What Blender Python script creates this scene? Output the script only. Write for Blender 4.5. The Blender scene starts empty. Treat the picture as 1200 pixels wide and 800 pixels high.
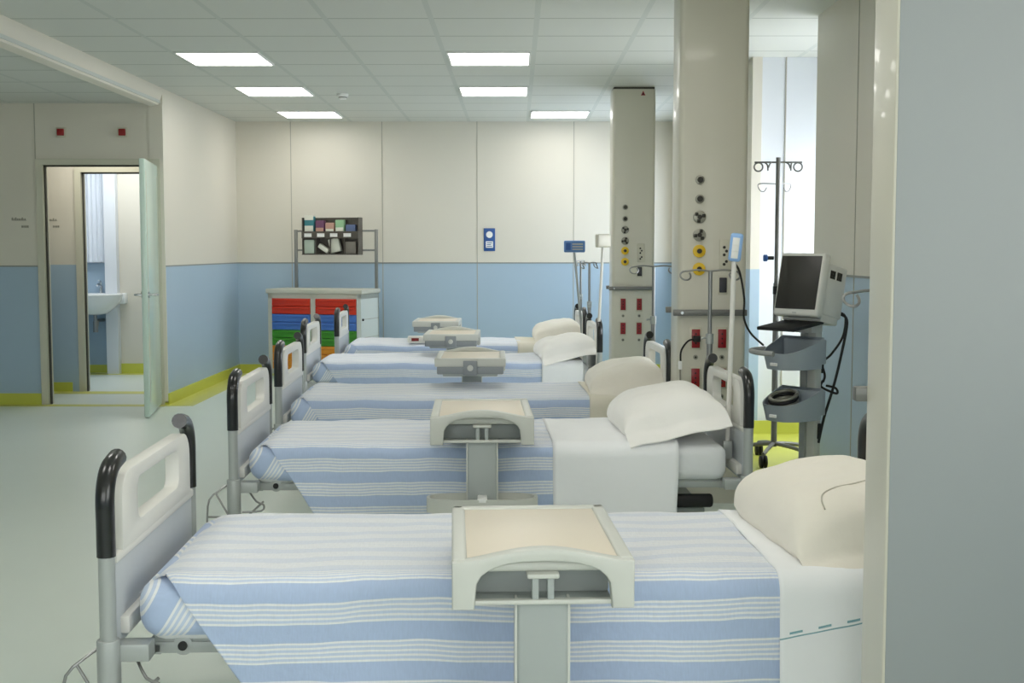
import bpy, bmesh, math, random
from mathutils import Vector, Matrix, noise
random.seed(4)
PI = math.pi
R = math.radians
SC = bpy.context.scene
COL = SC.collection

# ------------------------------------------------------------------ materials
def lin(c):
    return tuple(((v / 255) / 12.92 if v / 255 <= .04045 else ((v / 255 + .055) / 1.055) ** 2.4) for v in c) + (1,)

def mat(name, rgb, rough=.5, metal=0., var=.05, scale=6., bump=0., bscale=80., spec=.5, emit=None, estr=0., coat=0., sheen=0.):
    m = bpy.data.materials.new(name); m.use_nodes = True
    nt = m.node_tree; N = nt.nodes; L = nt.links
    b = N['Principled BSDF']
    c = lin(rgb)
    tc = N.new('ShaderNodeTexCoord')
    nz = N.new('ShaderNodeTexNoise'); nz.inputs['Scale'].default_value = scale; nz.inputs['Detail'].default_value = 4
    L.new(tc.outputs['Object'], nz.inputs['Vector'])
    mx = N.new('ShaderNodeMix'); mx.data_type = 'RGBA'
    mx.inputs[6].default_value = tuple(v * (1 - var) for v in c[:3]) + (1,)
    mx.inputs[7].default_value = tuple(min(1, v * (1 + var)) for v in c[:3]) + (1,)
    L.new(nz.outputs['Fac'], mx.inputs[0]); L.new(mx.outputs[2], b.inputs['Base Color'])
    b.inputs['Roughness'].default_value = rough
    b.inputs['Metallic'].default_value = metal
    b.inputs['Specular IOR Level'].default_value = spec
    b.inputs['Coat Weight'].default_value = coat
    b.inputs['Sheen Weight'].default_value = sheen
    if emit:
        b.inputs['Emission Color'].default_value = lin(emit); b.inputs['Emission Strength'].default_value = estr
    if bump:
        n2 = N.new('ShaderNodeTexNoise'); n2.inputs['Scale'].default_value = bscale
        L.new(tc.outputs['Object'], n2.inputs['Vector'])
        bp = N.new('ShaderNodeBump'); bp.inputs['Strength'].default_value = bump; bp.inputs['Distance'].default_value = .01
        L.new(n2.outputs['Fac'], bp.inputs['Height']); L.new(bp.outputs['Normal'], b.inputs['Normal'])
    return m

M = {}
M['beige'] = mat('wall_beige', (219, 214, 201), .42, var=.015, scale=1.5)
M['blue'] = mat('wall_blue', (168, 190, 208), .42, var=.02, scale=1.5)
M['seam'] = mat('panel_joint', (172, 169, 156), .6)
M['dadoline'] = mat('dado_line', (142, 145, 140), .5)
M['lime'] = mat('lime_vinyl', (200, 204, 84), .4, var=.04)
M['limefloor'] = mat('lime_floor', (206, 206, 104), .35, var=.04)
M['white_wall'] = mat('white_wall', (222, 226, 231), .5, var=.01)
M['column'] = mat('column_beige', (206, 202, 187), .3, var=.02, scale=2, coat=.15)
M['column_shade'] = mat('column_shaded_front', (140, 145, 145), .45, var=.015, scale=1.5)  # near column's front, darkened to put its shade into the colour
M['frame'] = mat('door_frame', (206, 204, 186), .45, var=.02)
M['dark'] = mat('dark_gasket', (70, 68, 60), .6)
M['aqua'] = mat('door_aqua', (196, 216, 206), .25, var=.02, coat=.3)
M['chrome'] = mat('chrome', (200, 202, 204), .22, 1., var=.02)
M['steel'] = mat('steel', (150, 150, 148), .35, .85, var=.04)
M['greymetal'] = mat('grey_metal', (172, 176, 174), .38, .25, var=.03)
M['darkmetal'] = mat('dark_metal', (118, 118, 114), .4, .5, var=.04)
M['black'] = mat('black_rubber', (14, 14, 15), .28, var=.1, coat=.4)
M['matblack'] = mat('matt_black', (18, 18, 20), .6, var=.1)
M['panel'] = mat('bed_panel', (226, 224, 218), .35, var=.02)
M['panelgrey'] = mat('bed_panel_grey', (196, 200, 204), .4, var=.02)
M['mattress'] = mat('mattress_white', (230, 232, 234), .8, var=.04, bump=.6, bscale=12, sheen=.2)
M['sheet'] = mat('sheet_white', (244, 245, 247), .85, var=.02, bump=.5, bscale=9, sheen=.2)
M['sheetcream'] = mat('sheet_cream', (226, 220, 204), .85, var=.03, bump=.15, bscale=40, sheen=.2)
M['pillow'] = mat('pillow_cream', (238, 232, 220), .85, var=.03, bump=.2, bscale=30, sheen=.2)
M['pillowwhite'] = mat('pillow_white', (246, 244, 240), .85, var=.03, bump=.2, bscale=30, sheen=.2)
M['piping'] = mat('pillow_seam', (190, 184, 168), .85)
M['tray'] = mat('tray_shell', (205, 206, 199), .4, var=.02)
M['traytan'] = mat('tray_tan', (226, 215, 197), .4, var=.02)
M['traygrey'] = mat('tray_grey', (168, 174, 172), .42, var=.02)
M['traydark'] = mat('tray_dark_grey', (142, 147, 150), .42, var=.02)
M['socketred'] = mat('socket_red', (140, 16, 26), .3, var=.08)
M['socketplate'] = mat('socket_plate', (200, 196, 178), .4)
M['yellow'] = mat('gas_yellow', (225, 185, 30), .4)
M['outletdark'] = mat('outlet_dark', (48, 46, 40), .4, .4)
M['outletgrey'] = mat('outlet_grey', (150, 148, 136), .35, .5)
M['switch'] = mat('switch_dark', (46, 46, 52), .3)
M['cabinet'] = mat('cabinet_grey', (196, 196, 184), .4, var=.02)
M['cabinetside'] = mat('cabinet_side', (206, 212, 208), .4, var=.02)
for n, c in (('red', (206, 50, 22)), ('drawerblue', (72, 118, 196)), ('green', (62, 142, 36)), ('orange', (226, 148, 40))):
    M[n] = mat('drawer_' + n, c, .4, var=.05)
M['organizer'] = mat('organizer_dark', (84, 78, 70), .3, var=.06, coat=.3)
M['signblue'] = mat('sign_blue', (40, 84, 150), .35)
M['white'] = mat('plain_white', (240, 240, 238), .5, var=.01)
M['displayblue'] = mat('display_blue', (88, 128, 182), .3, var=.05)
M['keypad'] = mat('keypad_blue', (150, 190, 240), .3, var=.05)
M['alarmred'] = mat('alarm_red', (150, 24, 24), .3)
M['screen'] = mat('monitor_screen', (44, 42, 38), .38, var=.05)
M['monitor'] = mat('monitor_case', (212, 212, 206), .4, var=.02)
M['bin'] = mat('bin_bluegrey', (158, 167, 176), .45, var=.03)
M['binhandle'] = mat('bin_handle', (160, 162, 160), .45)
M['ceramic'] = mat('ceramic', (238, 240, 240), .12, coat=.6, var=.005)
M['ink'] = mat('grey_ink', (150, 147, 134), .6)
M['teal'] = mat('pack_teal', (60, 130, 140), .5)
M['plum'] = mat('pack_plum', (110, 70, 100), .5)
M['pink'] = mat('pack_pink', (190, 150, 135), .5)
M['palegreen'] = mat('pack_green', (150, 190, 150), .5)
M['slate'] = mat('pack_slate', (96, 112, 150), .5)
M['paper'] = mat('pack_white', (226, 226, 214), .6)
M['mint'] = mat('pack_mint', (190, 204, 190), .6)
M['greypack'] = mat('pack_grey', (136, 130, 122), .6)
M['curtain'] = mat('curtain_white', (222, 228, 236), .8, var=.02, sheen=.3)
M['lamp'] = mat('lamp_diffuser', (255, 255, 255), .5, emit=(255, 252, 246), estr=8.2)
M['daylight'] = mat('window_daylight', (255, 255, 255), .5, emit=(222, 236, 255), estr=4.)
M['daylight_alcove'] = mat('window_daylight_alcove', (255, 255, 255), .5, emit=(244, 248, 255), estr=7.5)
M['fill_glow'] = mat('fill_panel_glow', (255, 255, 255), .5, emit=(244, 246, 244), estr=3.3)  # glow for the two added fill panels in the unseen front of the ward
M['reddisplay'] = mat('red_display', (70, 12, 10), .3, emit=(150, 20, 10), estr=.25)

def stripe_mat():
    m = bpy.data.materials.new('striped_cotton'); m.use_nodes = True
    nt = m.node_tree; N = nt.nodes; L = nt.links; b = N['Principled BSDF']
    uv = N.new('ShaderNodeUVMap'); uv.uv_map = 'UVMap'
    sp = N.new('ShaderNodeSeparateXYZ'); L.new(uv.outputs['UV'], sp.inputs[0])
    d = N.new('ShaderNodeMath'); d.operation = 'DIVIDE'; d.inputs[1].default_value = .104; L.new(sp.outputs['Y'], d.inputs[0])
    f = N.new('ShaderNodeMath'); f.operation = 'FRACT'; L.new(d.outputs[0], f.inputs[0])
    r = N.new('ShaderNodeValToRGB'); r.color_ramp.interpolation = 'CONSTANT'
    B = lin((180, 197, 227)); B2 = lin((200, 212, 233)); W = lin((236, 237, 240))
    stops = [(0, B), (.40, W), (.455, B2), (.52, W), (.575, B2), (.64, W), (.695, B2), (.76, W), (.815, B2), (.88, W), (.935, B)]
    e = r.color_ramp.elements
    e[0].position = 0; e[0].color = B; e[1].position = stops[1][0]; e[1].color = stops[1][1]
    for p, c in stops[2:]:
        k = e.new(p); k.color = c
    L.new(f.outputs[0], r.inputs[0])
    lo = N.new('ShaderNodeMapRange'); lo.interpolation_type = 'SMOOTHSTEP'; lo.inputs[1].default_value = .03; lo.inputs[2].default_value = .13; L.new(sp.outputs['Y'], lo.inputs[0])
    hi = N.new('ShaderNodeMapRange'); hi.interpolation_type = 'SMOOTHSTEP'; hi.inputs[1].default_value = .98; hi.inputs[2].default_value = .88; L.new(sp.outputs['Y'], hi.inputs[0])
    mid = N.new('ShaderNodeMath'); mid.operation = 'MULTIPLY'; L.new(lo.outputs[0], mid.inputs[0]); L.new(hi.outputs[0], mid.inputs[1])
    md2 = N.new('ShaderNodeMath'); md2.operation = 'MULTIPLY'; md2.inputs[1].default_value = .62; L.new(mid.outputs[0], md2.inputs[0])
    pale = N.new('ShaderNodeMix'); pale.data_type = 'RGBA'; pale.inputs[7].default_value = W  # stripes faded on the bed top: overhead glare put into the cloth colour
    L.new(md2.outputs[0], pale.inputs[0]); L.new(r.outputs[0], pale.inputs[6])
    nz = N.new('ShaderNodeTexNoise'); nz.inputs['Scale'].default_value = 220
    mp = N.new('ShaderNodeMapping'); mp.inputs['Scale'].default_value = (1, .15, 1)
    L.new(uv.outputs['UV'], mp.inputs[0]); L.new(mp.outputs[0], nz.inputs['Vector'])
    mr = N.new('ShaderNodeMapRange'); mr.inputs[3].default_value = .9; mr.inputs[4].default_value = 1.06
    L.new(nz.outputs['Fac'], mr.inputs[0])
    mul = N.new('ShaderNodeMix'); mul.data_type = 'RGBA'; mul.blend_type = 'MULTIPLY'; mul.inputs[0].default_value = 1
    L.new(pale.outputs[2], mul.inputs[6]); L.new(mr.outputs[0], mul.inputs[7])
    L.new(mul.outputs[2], b.inputs['Base Color'])
    b.inputs['Roughness'].default_value = .9; b.inputs['Sheen Weight'].default_value = .2
    n2 = N.new('ShaderNodeTexNoise'); n2.inputs['Scale'].default_value = 14; n2.inputs['Detail'].default_value = 5
    bp = N.new('ShaderNodeBump'); bp.inputs['Strength'].default_value = .25; bp.inputs['Distance'].default_value = .02
    L.new(uv.outputs['UV'], n2.inputs['Vector']); L.new(n2.outputs['Fac'], bp.inputs['Height']); L.new(bp.outputs['Normal'], b.inputs['Normal'])
    return m
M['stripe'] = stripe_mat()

def ceiling_mat(x0, px, y0, py):
    m = bpy.data.materials.new('ceiling_tiles'); m.use_nodes = True
    nt = m.node_tree; N = nt.nodes; L = nt.links; b = N['Principled BSDF']
    tc = N.new('ShaderNodeTexCoord'); sp = N.new('ShaderNodeSeparateXYZ'); L.new(tc.outputs['Object'], sp.inputs[0])
    def line(out, o, p, w):
        a = N.new('ShaderNodeMath'); a.operation = 'SUBTRACT'; a.inputs[1].default_value = o - 40 * p; L.new(out, a.inputs[0])
        d = N.new('ShaderNodeMath'); d.operation = 'DIVIDE'; d.inputs[1].default_value = p; L.new(a.outputs[0], d.inputs[0])
        f = N.new('ShaderNodeMath'); f.operation = 'FRACT'; L.new(d.outputs[0], f.inputs[0])
        s = N.new('ShaderNodeMath'); s.operation = 'SUBTRACT'; s.inputs[1].default_value = .5; L.new(f.outputs[0], s.inputs[0])
        ab = N.new('ShaderNodeMath'); ab.operation = 'ABSOLUTE'; L.new(s.outputs[0], ab.inputs[0])
        g = N.new('ShaderNodeMath'); g.operation = 'GREATER_THAN'; g.inputs[1].default_value = .5 - w / p / 2; L.new(ab.outputs[0], g.inputs[0])
        return g.outputs[0]
    gx = line(sp.outputs['X'], x0, px, .034)
    gy = line(sp.outputs['Y'], y0, py, .022)
    c1 = N.new('ShaderNodeMix'); c1.data_type = 'RGBA'; c1.inputs[6].default_value = lin((212, 214, 208)); c1.inputs[7].default_value = lin((172, 176, 168)); L.new(gy, c1.inputs[0])
    c2 = N.new('ShaderNodeMix'); c2.data_type = 'RGBA'; c2.inputs[7].default_value = lin((200, 204, 198)); L.new(c1.outputs[2], c2.inputs[6]); L.new(gx, c2.inputs[0])
    L.new(c2.outputs[2], b.inputs['Base Color']); b.inputs['Roughness'].default_value = .6
    return m
GX0, GPX, GY0, GPY = .125, .643, 8.745, .612
M['ceiling'] = ceiling_mat(GX0, GPX, GY0, GPY)

def floor_mat():
    m = mat('vinyl_floor', (214, 223, 215), .3, var=.02, scale=3, spec=.5)
    nt = m.node_tree; N = nt.nodes; L = nt.links; b = N['Principled BSDF']
    tc = N.new('ShaderNodeTexCoord'); n = N.new('ShaderNodeTexNoise'); n.inputs['Scale'].default_value = 90; n.inputs['Detail'].default_value = 3
    L.new(tc.outputs['Object'], n.inputs['Vector'])
    r = N.new('ShaderNodeMapRange'); r.inputs[1].default_value = .35; r.inputs[2].default_value = .65; r.inputs[3].default_value = .30; r.inputs[4].default_value = .34
    L.new(n.outputs['Fac'], r.inputs[0]); L.new(r.outputs[0], b.inputs['Roughness'])
    return m
M['floor'] = floor_mat()

# ------------------------------------------------------------------ mesh builder
class MB:
    def __init__(self):
        self.bm = bmesh.new(); self.mats = []; self.uv = None
    def mi(self, m):
        if m not in self.mats: self.mats.append(m)
        return self.mats.index(m)
    def _set(self, faces, m, smooth):
        k = self.mi(m)
        for f in faces: f.material_index = k; f.smooth = smooth
    def box(self, lo, hi, m, bev=0., seg=2, mx=None, smooth=None):
        lo = Vector(lo); hi = Vector(hi); c = (lo + hi) / 2; s = hi - lo
        t = bmesh.new()
        bmesh.ops.create_cube(t, size=1, matrix=Matrix.Translation(c) @ Matrix.Diagonal((s.x, s.y, s.z, 1)))
        if bev:
            bmesh.ops.bevel(t, geom=list(t.edges), offset=min(bev, min(s) * .49), segments=seg, profile=.5, affect='EDGES')
        self.merge(t, m, bool(bev) if smooth is None else smooth, mx)
    def merge(self, t, m, smooth, mx=None):
        if mx is not None: bmesh.ops.transform(t, matrix=mx, verts=t.verts)
        bmesh.ops.recalc_face_normals(t, faces=t.faces)
        mp = {}
        for v in t.verts: mp[v] = self.bm.verts.new(v.co)
        fs = []
        for f in t.faces:
            try: fs.append(self.bm.faces.new([mp[v] for v in f.verts]))
            except ValueError: pass
        self._set(fs, m, smooth); t.free()
    def cyl(self, a, b, r, m, r2=None, n=20, bev=0.):
        a = Vector(a); b = Vector(b); d = b - a; L = d.length
        t = bmesh.new()
        bmesh.ops.create_cone(t, cap_ends=True, segments=n, radius1=r, radius2=r if r2 is None else r2, depth=L)
        if bev:
            es = [e for e in t.edges if len(e.link_faces) == 2 and any(len(f.verts) > 4 for f in e.link_faces)]
            bmesh.ops.bevel(t, geom=es, offset=bev, segments=2, profile=.5, affect='EDGES')
        q = d.normalized().to_track_quat('Z', 'Y').to_matrix().to_4x4()
        self.merge(t, m, True, Matrix.Translation((a + b) / 2) @ q)
    def tube(self, pts, r, m, n=10, sub=6, closed=False, smooth=True):
        P = [Vector(p) for p in pts]
        if sub > 1 and len(P) > 2:
            Q = []
            cnt = len(P) if closed else len(P) - 1
            for i in range(cnt):
                if closed: p0, p1, p2, p3 = P[i - 1], P[i], P[(i + 1) % len(P)], P[(i + 2) % len(P)]
                else: p0, p1, p2, p3 = P[max(i - 1, 0)], P[i], P[i + 1], P[min(i + 2, len(P) - 1)]
                for k in range(sub):
                    t = k / sub
                    Q.append(.5 * ((2 * p1) + (p2 - p0) * t + (2 * p0 - 5 * p1 + 4 * p2 - p3) * t * t + (3 * p1 - p0 - 3 * p2 + p3) * t ** 3))
            if not closed: Q.append(P[-1])
            P = Q
        t = bmesh.new(); rings = []; up = None
        for i, p in enumerate(P):
            if closed: tg = P[(i + 1) % len(P)] - P[i - 1]
            else: tg = P[min(i + 1, len(P) - 1)] - P[max(i - 1, 0)]
            tg.normalize()
            if up is None:
                up = Vector((0, 0, 1)) if abs(tg.z) < .9 else Vector((1, 0, 0))
            up = (up - tg * up.dot(tg)).normalized(); sd = tg.cross(up)
            rr = r(i / max(1, len(P) - 1)) if callable(r) else r
            rings.append([t.verts.new(p + (up * math.cos(2 * PI * k / n) + sd * math.sin(2 * PI * k / n)) * rr) for k in range(n)])
        cnt = len(rings) if closed else len(rings) - 1
        for i in range(cnt):
            a = rings[i]; b = rings[(i + 1) % len(rings)]
            for k in range(n): t.faces.new((a[k], a[(k + 1) % n], b[(k + 1) % n], b[k]))
        if not closed:
            t.faces.new(rings[0][::-1]); t.faces.new(rings[-1])
        self.merge(t, m, smooth)
    def lathe(self, prof, m, c=(0, 0, 0), n=24, mx=None, sx=1., sy=1.):
        t = bmesh.new(); rings = []
        for r, z in prof:
            rings.append([t.verts.new((c[0] + sx * r * math.cos(2 * PI * k / n), c[1] + sy * r * math.sin(2 * PI * k / n), c[2] + z)) for k in range(n)])
        for a, b in zip(rings, rings[1:]):
            for k in range(n): t.faces.new((a[k], a[(k + 1) % n], b[(k + 1) % n], b[k]))
        if prof[0][0] > 1e-6: t.faces.new(rings[0][::-1])
        if prof[-1][0] > 1e-6: t.faces.new(rings[-1])
        bmesh.ops.remove_doubles(t, verts=t.verts, dist=1e-6)
        self.merge(t, m, True, mx)
    def prism(self, poly, d0, d1, m, axis='y', holes=(), bev=0., smooth=False, mx=None):
        """poly in a plane (u,v) extruded along an axis, with optional holes."""
        t = bmesh.new()
        def P(u, v, d):
            return (u, d, v) if axis == 'y' else ((d, u, v) if axis == 'x' else (u, v, d))
        es = []
        for loop in [poly] + list(holes):
            vs = [t.verts.new(P(u, v, d0)) for u, v in loop]
            for i in range(len(vs)): es.append(t.edges.new((vs[i], vs[(i + 1) % len(vs)])))
        r = bmesh.ops.triangle_fill(t, use_beauty=True, edges=es)
        fs = [g for g in r['geom'] if isinstance(g, bmesh.types.BMFace)]
        ex = bmesh.ops.extrude_face_region(t, geom=fs)
        dv = Vector(P(0, 0, d1 - d0))
        bmesh.ops.translate(t, vec=dv, verts=[g for g in ex['geom'] if isinstance(g, bmesh.types.BMVert)])
        bmesh.ops.recalc_face_normals(t, faces=t.faces)
        if bev:
            eg = [e for e in t.edges if len(e.link_faces) == 2 and e.calc_face_angle(0) > .9]
            eg = [e for e in eg if abs((e.verts[0].co - e.verts[1].co).dot(Vector(P(0, 0, 1)))) < 1e-5]
            bmesh.ops.bevel(t, geom=eg, offset=bev, segments=2, profile=.5, affect='EDGES')
        self.merge(t, m, smooth, mx)
    def grid(self, rows, m, smooth=True, uvs=None, close=False):
        V = [[self.bm.verts.new(p) for p in row] for row in rows]
        fs = []
        if uvs is not None and self.uv is None: self.uv = self.bm.loops.layers.uv.new('UVMap')
        for i in range(len(V) - 1):
            nj = len(V[i])
            for j in range(nj if close else nj - 1):
                j2 = (j + 1) % nj
                q = [(i, j), (i + 1, j), (i + 1, j2), (i, j2)]
                try: f = self.bm.faces.new([V[a][b] for a, b in q])
                except ValueError: continue
                fs.append(f)
                if uvs is not None:
                    for lp, (a, b) in zip(f.loops, q): lp[self.uv].uv = uvs[a][b]
        self._set(fs, m, smooth)
        return V
    def build(self, name, parent=None, loc=None, angle=35):
        me = bpy.data.meshes.new(name); self.bm.to_mesh(me); self.bm.free()
        for m in self.mats: me.materials.append(m)
        try: me.set_sharp_from_angle(angle=R(angle))
        except Exception: pass
        o = bpy.data.objects.new(name, me); COL.objects.link(o)
        if parent: o.parent = parent
        if loc: o.location = loc
        return o

def tag(o, label=None, cat=None, group=None, kind=None):
    if label: o['label'] = label
    if cat: o['category'] = cat
    if group: o['group'] = group
    if kind: o['kind'] = kind
    return o
def thing(name, label, cat, loc=(0, 0, 0), rz=0., group=None):
    o = bpy.data.objects.new(name, None); COL.objects.link(o); o.empty_display_size = .1
    o.location = loc; o.rotation_euler = (0, 0, rz)
    return tag(o, label, cat, group)
def struct(mb, name):
    o = mb.build(name); o['kind'] = 'structure'; return o
def dup(root, loc, rz, label, group=None):
    def rec(o, par):
        c = o.copy(); COL.objects.link(c)
        if par: c.parent = par
        for ch in o.children: rec(ch, c)
        return c
    r = rec(root, None); r.location = loc; r.rotation_euler = (0, 0, rz); r['label'] = label
    if group: r['group'] = group
    return r
def part(mb, name, parent, label=None):
    o = mb.build(name, parent)
    if label: o['label'] = label
    return o

# ------------------------------------------------------------------ the room
CH = 2.76          # ceiling height
DADO = 1.22
YF = 13.47         # far wall
XL = -3.07         # left wall of the far bay
YD = 10.70         # wall with the bathroom door
XLL = -5.6; YB = -1.6
XR = 1.81; XRF = 1.72; YA0 = 7.45; YA1 = 9.0; XA = 2.7

def wall_panels(lo, hi, axis, seams, name, z1=CH, face=1):
    """A wall slab, beige above the dado and blue below, with panel joints on its room side."""
    mb = MB()
    mb.box((lo[0], lo[1], 0), (hi[0], hi[1], DADO), M['blue'])
    mb.box((lo[0], lo[1], DADO), (hi[0], hi[1], z1), M['beige'])
    for s in seams:
        if axis == 'x':
            y = lo[1] if face < 0 else hi[1]
            mb.box((s - .004, y - .003, .09), (s + .004, y + .003, z1), M['seam'])
        else:
            x = lo[0] if face < 0 else hi[0]
            mb.box((x - .003, s - .004, .09), (x + .003, s + .004, z1), M['seam'])
    return struct(mb, name)

mb = MB(); mb.box((XLL - .2, YB - .2, -.12), (3.0, 15.2, 0), M['floor']); struct(mb, 'floor')
mb = MB(); mb.box((XL - .02, YB - .1, CH), (2.9, YF + .1, CH + .1), M['ceiling']); struct(mb, 'ceiling')
mb = MB(); mb.box((XLL - .1, YB - .1, 2.63), (XL - .02, YD + .1, 2.75), M['ceiling']); struct(mb, 'ceiling_side')
mb = MB(); mb.prism([(XL - .10, CH + .02), (XL, CH + .02), (XL, CH - .05), (XL - .035, 2.615), (XL - .10, 2.60)], YB, YD, M['beige']); struct(mb, 'trim_ceiling_beam')
wall_panels((XL - .1, YF), (XRF + .3, YF + .15), 'x', [-2.47, -1.47, -.43, .63], 'wall_back', face=-1)
wall_panels((XL - .12, YD), (XL, YF), 'y', [], 'wall_left')
wall_panels((XLL - .15, YB), (XLL, 15.0), 'y', [], 'wall_far_left')
wall_panels((XLL, YB - .15), (3.0, YB), 'x', [], 'wall_rear')
wall_panels((XR, YB), (XR + .15, YA0), 'y', [6.55], 'wall_right', face=-1)
mb = MB(); mb.box((XR + .15, YA0 - .12, 0), (XA, YA0, CH), M['white_wall']); struct(mb, 'wall_alcove_near')
mb = MB()
mb.box((XRF, YA1, 0), (1.79, YA1 + .14, DADO), M['blue']); mb.box((XRF, YA1, DADO), (1.79, YA1 + .14, CH), M['beige'])
mb.box((1.79, YA1 + .02, 0), (XA, YA1 + .14, CH), M['white_wall'])
mb.box((1.962, YA1 + .012, .1), (1.970, YA1 + .021, CH), M['seam'])
struct(mb, 'wall_alcove_far')
wall_panels((XRF, YA1 + .14), (XRF + .15, YF), 'y', [], 'wall_right_far', face=-1)
mb = MB()
mb.box((XA, YA0, 0), (XA + .1, YA1, .85), M['white_wall']); mb.box((XA, YA0, 2.02), (XA + .1, YA1, CH), M['white_wall'])
struct(mb, 'wall_alcove_side')
mb = MB(); mb.box((XA + .06, YA0, .85), (XA + .08, YA1, 2.02), M['daylight_alcove']); w = struct(mb, 'window_1')
mb = MB()
for z in (.85, 1.97): mb.box((XA + .0, YA0, z), (XA + .06, YA1, z + .05), M['white'])
for y in (YA0, 8.2, YA1 - .05): mb.box((XA + .0, y, .85), (XA + .06, y + .05, 2.02), M['white'])
part(mb, 'window_frame', w)
mb = MB(); mb.box((XRF - .012, 11.5, .9), (XRF - .002, 13.1, 2.3), M['daylight']); w = struct(mb, 'window_2')
mb = MB()
for z in (.85, 2.3): mb.box((XRF - .03, 11.45, z), (XRF, 13.15, z + .05), M['white'])
for y in (11.45, 12.28, 13.1): mb.box((XRF - .03, y, .85), (XRF, y + .05, 2.35), M['white'])
part(mb, 'window_frame', w)
mb = MB(); mb.box((XR - .012, -.6, .9), (XR - .002, 2.0, 2.3), M['fill_glow']); w = struct(mb, 'fill_panel_right')  # added glowing panel, unseen, fills the foreground from the right
mb = MB()
for z in (.85, 2.3): mb.box((XR - .03, -.65, z), (XR, 2.05, z + .05), M['white'])
for y in (-.65, .7, 2.0): mb.box((XR - .03, y, .85), (XR, y + .05, 2.35), M['white'])
part(mb, 'window_frame', w)  # frame round the added right fill panel
mb = MB(); mb.box((-3.0, YB + .002, 1.0), (.9, YB + .012, 2.3), M['fill_glow']); w = struct(mb, 'fill_panel_rear')  # added glowing panel behind the camera, fills surfaces that face it
mb = MB()
for z in (.95, 2.3): mb.box((-3.05, YB, z), (.95, YB + .03, z + .05), M['white'])
for x in (-3.05, -1.75, -.4, .9): mb.box((x, YB, .95), (x + .05, YB + .03, 2.35), M['white'])
part(mb, 'window_frame', w)  # frame round the added rear fill panel

# wall with the bathroom door
DX0, DX1, DZ = -4.125, -3.16, 2.10
mb = MB()
for a, b, z0, z1 in ((XLL, DX0 - .06, 0, 2.63), (DX1 + .06, XL - .12, 0, 2.63), (DX0 - .06, DX1 + .06, DZ + .05, 2.63)):
    if z0 == 0:
        mb.box((a, YD, 0), (b, YD + .1, DADO if b < -3.5 else .09), M['blue'] if b < -3.5 else M['lime'])
        mb.box((a, YD, DADO if b < -3.5 else .09), (b, YD + .1, z1), M['beige'])
    else: mb.box((a, YD, z0), (b, YD + .1, z1), M['beige'])
for x in (-4.187, -3.17): mb.box((x - .004, YD - .004, 2.15 if x > -4 else .09), (x + .004, YD + .003, 2.63), M['seam'])
mb.box((-4.187, YD - .004, 2.146), (-3.17, YD + .003, 2.153), M['seam'])
struct(mb, 'wall_door')
# inner lobby and bathroom behind it
mb = MB()
mb.box((XLL, 11.7, 0), (-4.21, 11.8, DADO), M['blue']); mb.box((XLL, 11.7, DADO), (-4.21, 11.8, 2.63), M['beige'])
mb.box((-4.21, 11.7, 2.15), (XL - .12, 11.8, 2.63), M['beige'])
struct(mb, 'wall_lobby')
mb = MB(); mb.box((XLL, 13.5, 0), (XL - .12, 13.6, DADO), M['blue']); mb.box((XLL, 13.5, DADO), (XL - .12, 13.6, 2.63), M['white_wall'])
mb.box((-4.50, 13.35, 0), (-4.37, 13.5, 2.63), M['white_wall']); mb.box((-4.37, 13.44, 0), (XL - .12, 13.5, 2.63), M['beige'])
struct(mb, 'wall_bathroom')
mb = MB(); mb.box((-4.98, 11.8, 0), (-4.88, 13.5, DADO), M['blue']); mb.box((-4.98, 11.8, DADO), (-4.88, 13.5, 2.63), M['white_wall']); struct(mb, 'wall_bathroom_side')
mb = MB(); mb.box((XLL, YD + .1, 2.63), (XL - .02, 13.7, 2.75), M['white_wall']); struct(mb, 'ceiling_bathroom')

# skirting and floor bands
def trim(name, boxes, m):
    mb = MB()
    for a, b in boxes: mb.box(a, b, m)
    return struct(mb, name)
trim('baseboard_left', [((XL, YD - .012, 0), (XL + .012, YF, .10))], M['lime'])
trim('baseboard_back', [((XL, YF - .012, 0), (XRF, YF, .10))], M['lime'])
trim('baseboard_door', [((XLL, YD - .012, 0), (DX0 - .065, YD, .10)), ((DX1 + .06, YD - .012, 0), (XL, YD, .03))], M['lime'])
trim('baseboard_lobby', [((XLL, 11.688, 0), (-4.28, 11.7, .09))], M['lime'])
trim('baseboard_bathroom', [((-4.88, 13.488, 0), (-4.5, 13.5, .09)), ((-4.37, 13.428, 0), (XL - .13, 13.44, .11))], M['lime'])
trim('baseboard_right', [((XR - .012, YB, 0), (XR, YA0, .10)), ((XRF, YA1 - .012, 0), (2.69, YA1, .10))], M['lime'])
trim('trim_floor_band', [((XL, YD - .1, 0), (XL + .24, YF - .012, .002)), ((XLL, YD - .13, 0), (XL, YD - .0, .002)), ((XLL, 11.5, 0), (XL - .13, 11.69, .002)),
                         ((-4.88, 13.28, 0), (XL - .13, 13.42, .002)), ((XL + .24, YF - .25, 0), (XRF, YF - .012, .002))], M['limefloor'])
trim('trim_alcove_floor_band', [((XR - .42, 4.0, 0), (XR - .012, YA1 - .012, .002)), ((XR - .012, YA0, 0), (XA, YA1 - .012, .002))], M['lime'])
trim('trim_dado_back', [((XL, YF - .004, DADO - .006), (XRF, YF + .002, DADO + .006))], M['dadoline'])
trim('trim_dado_left', [((XL - .002, YD, DADO - .006), (XL + .003, YF, DADO + .006))], M['dadoline'])
trim('trim_dado_right', [((XR - .004, YB, DADO - .006), (XR + .002, YA0, DADO + .006))], M['dadoline'])
trim('trim_dado_door', [((XLL, YD - .004, DADO - .006), (DX0 - .06, YD + .002, DADO + .006))], M['dadoline'])
trim('trim_corner_post', [((XL - .12, YD - .012, .02), (XL, YD, 2.62))], M['beige'])

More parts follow.
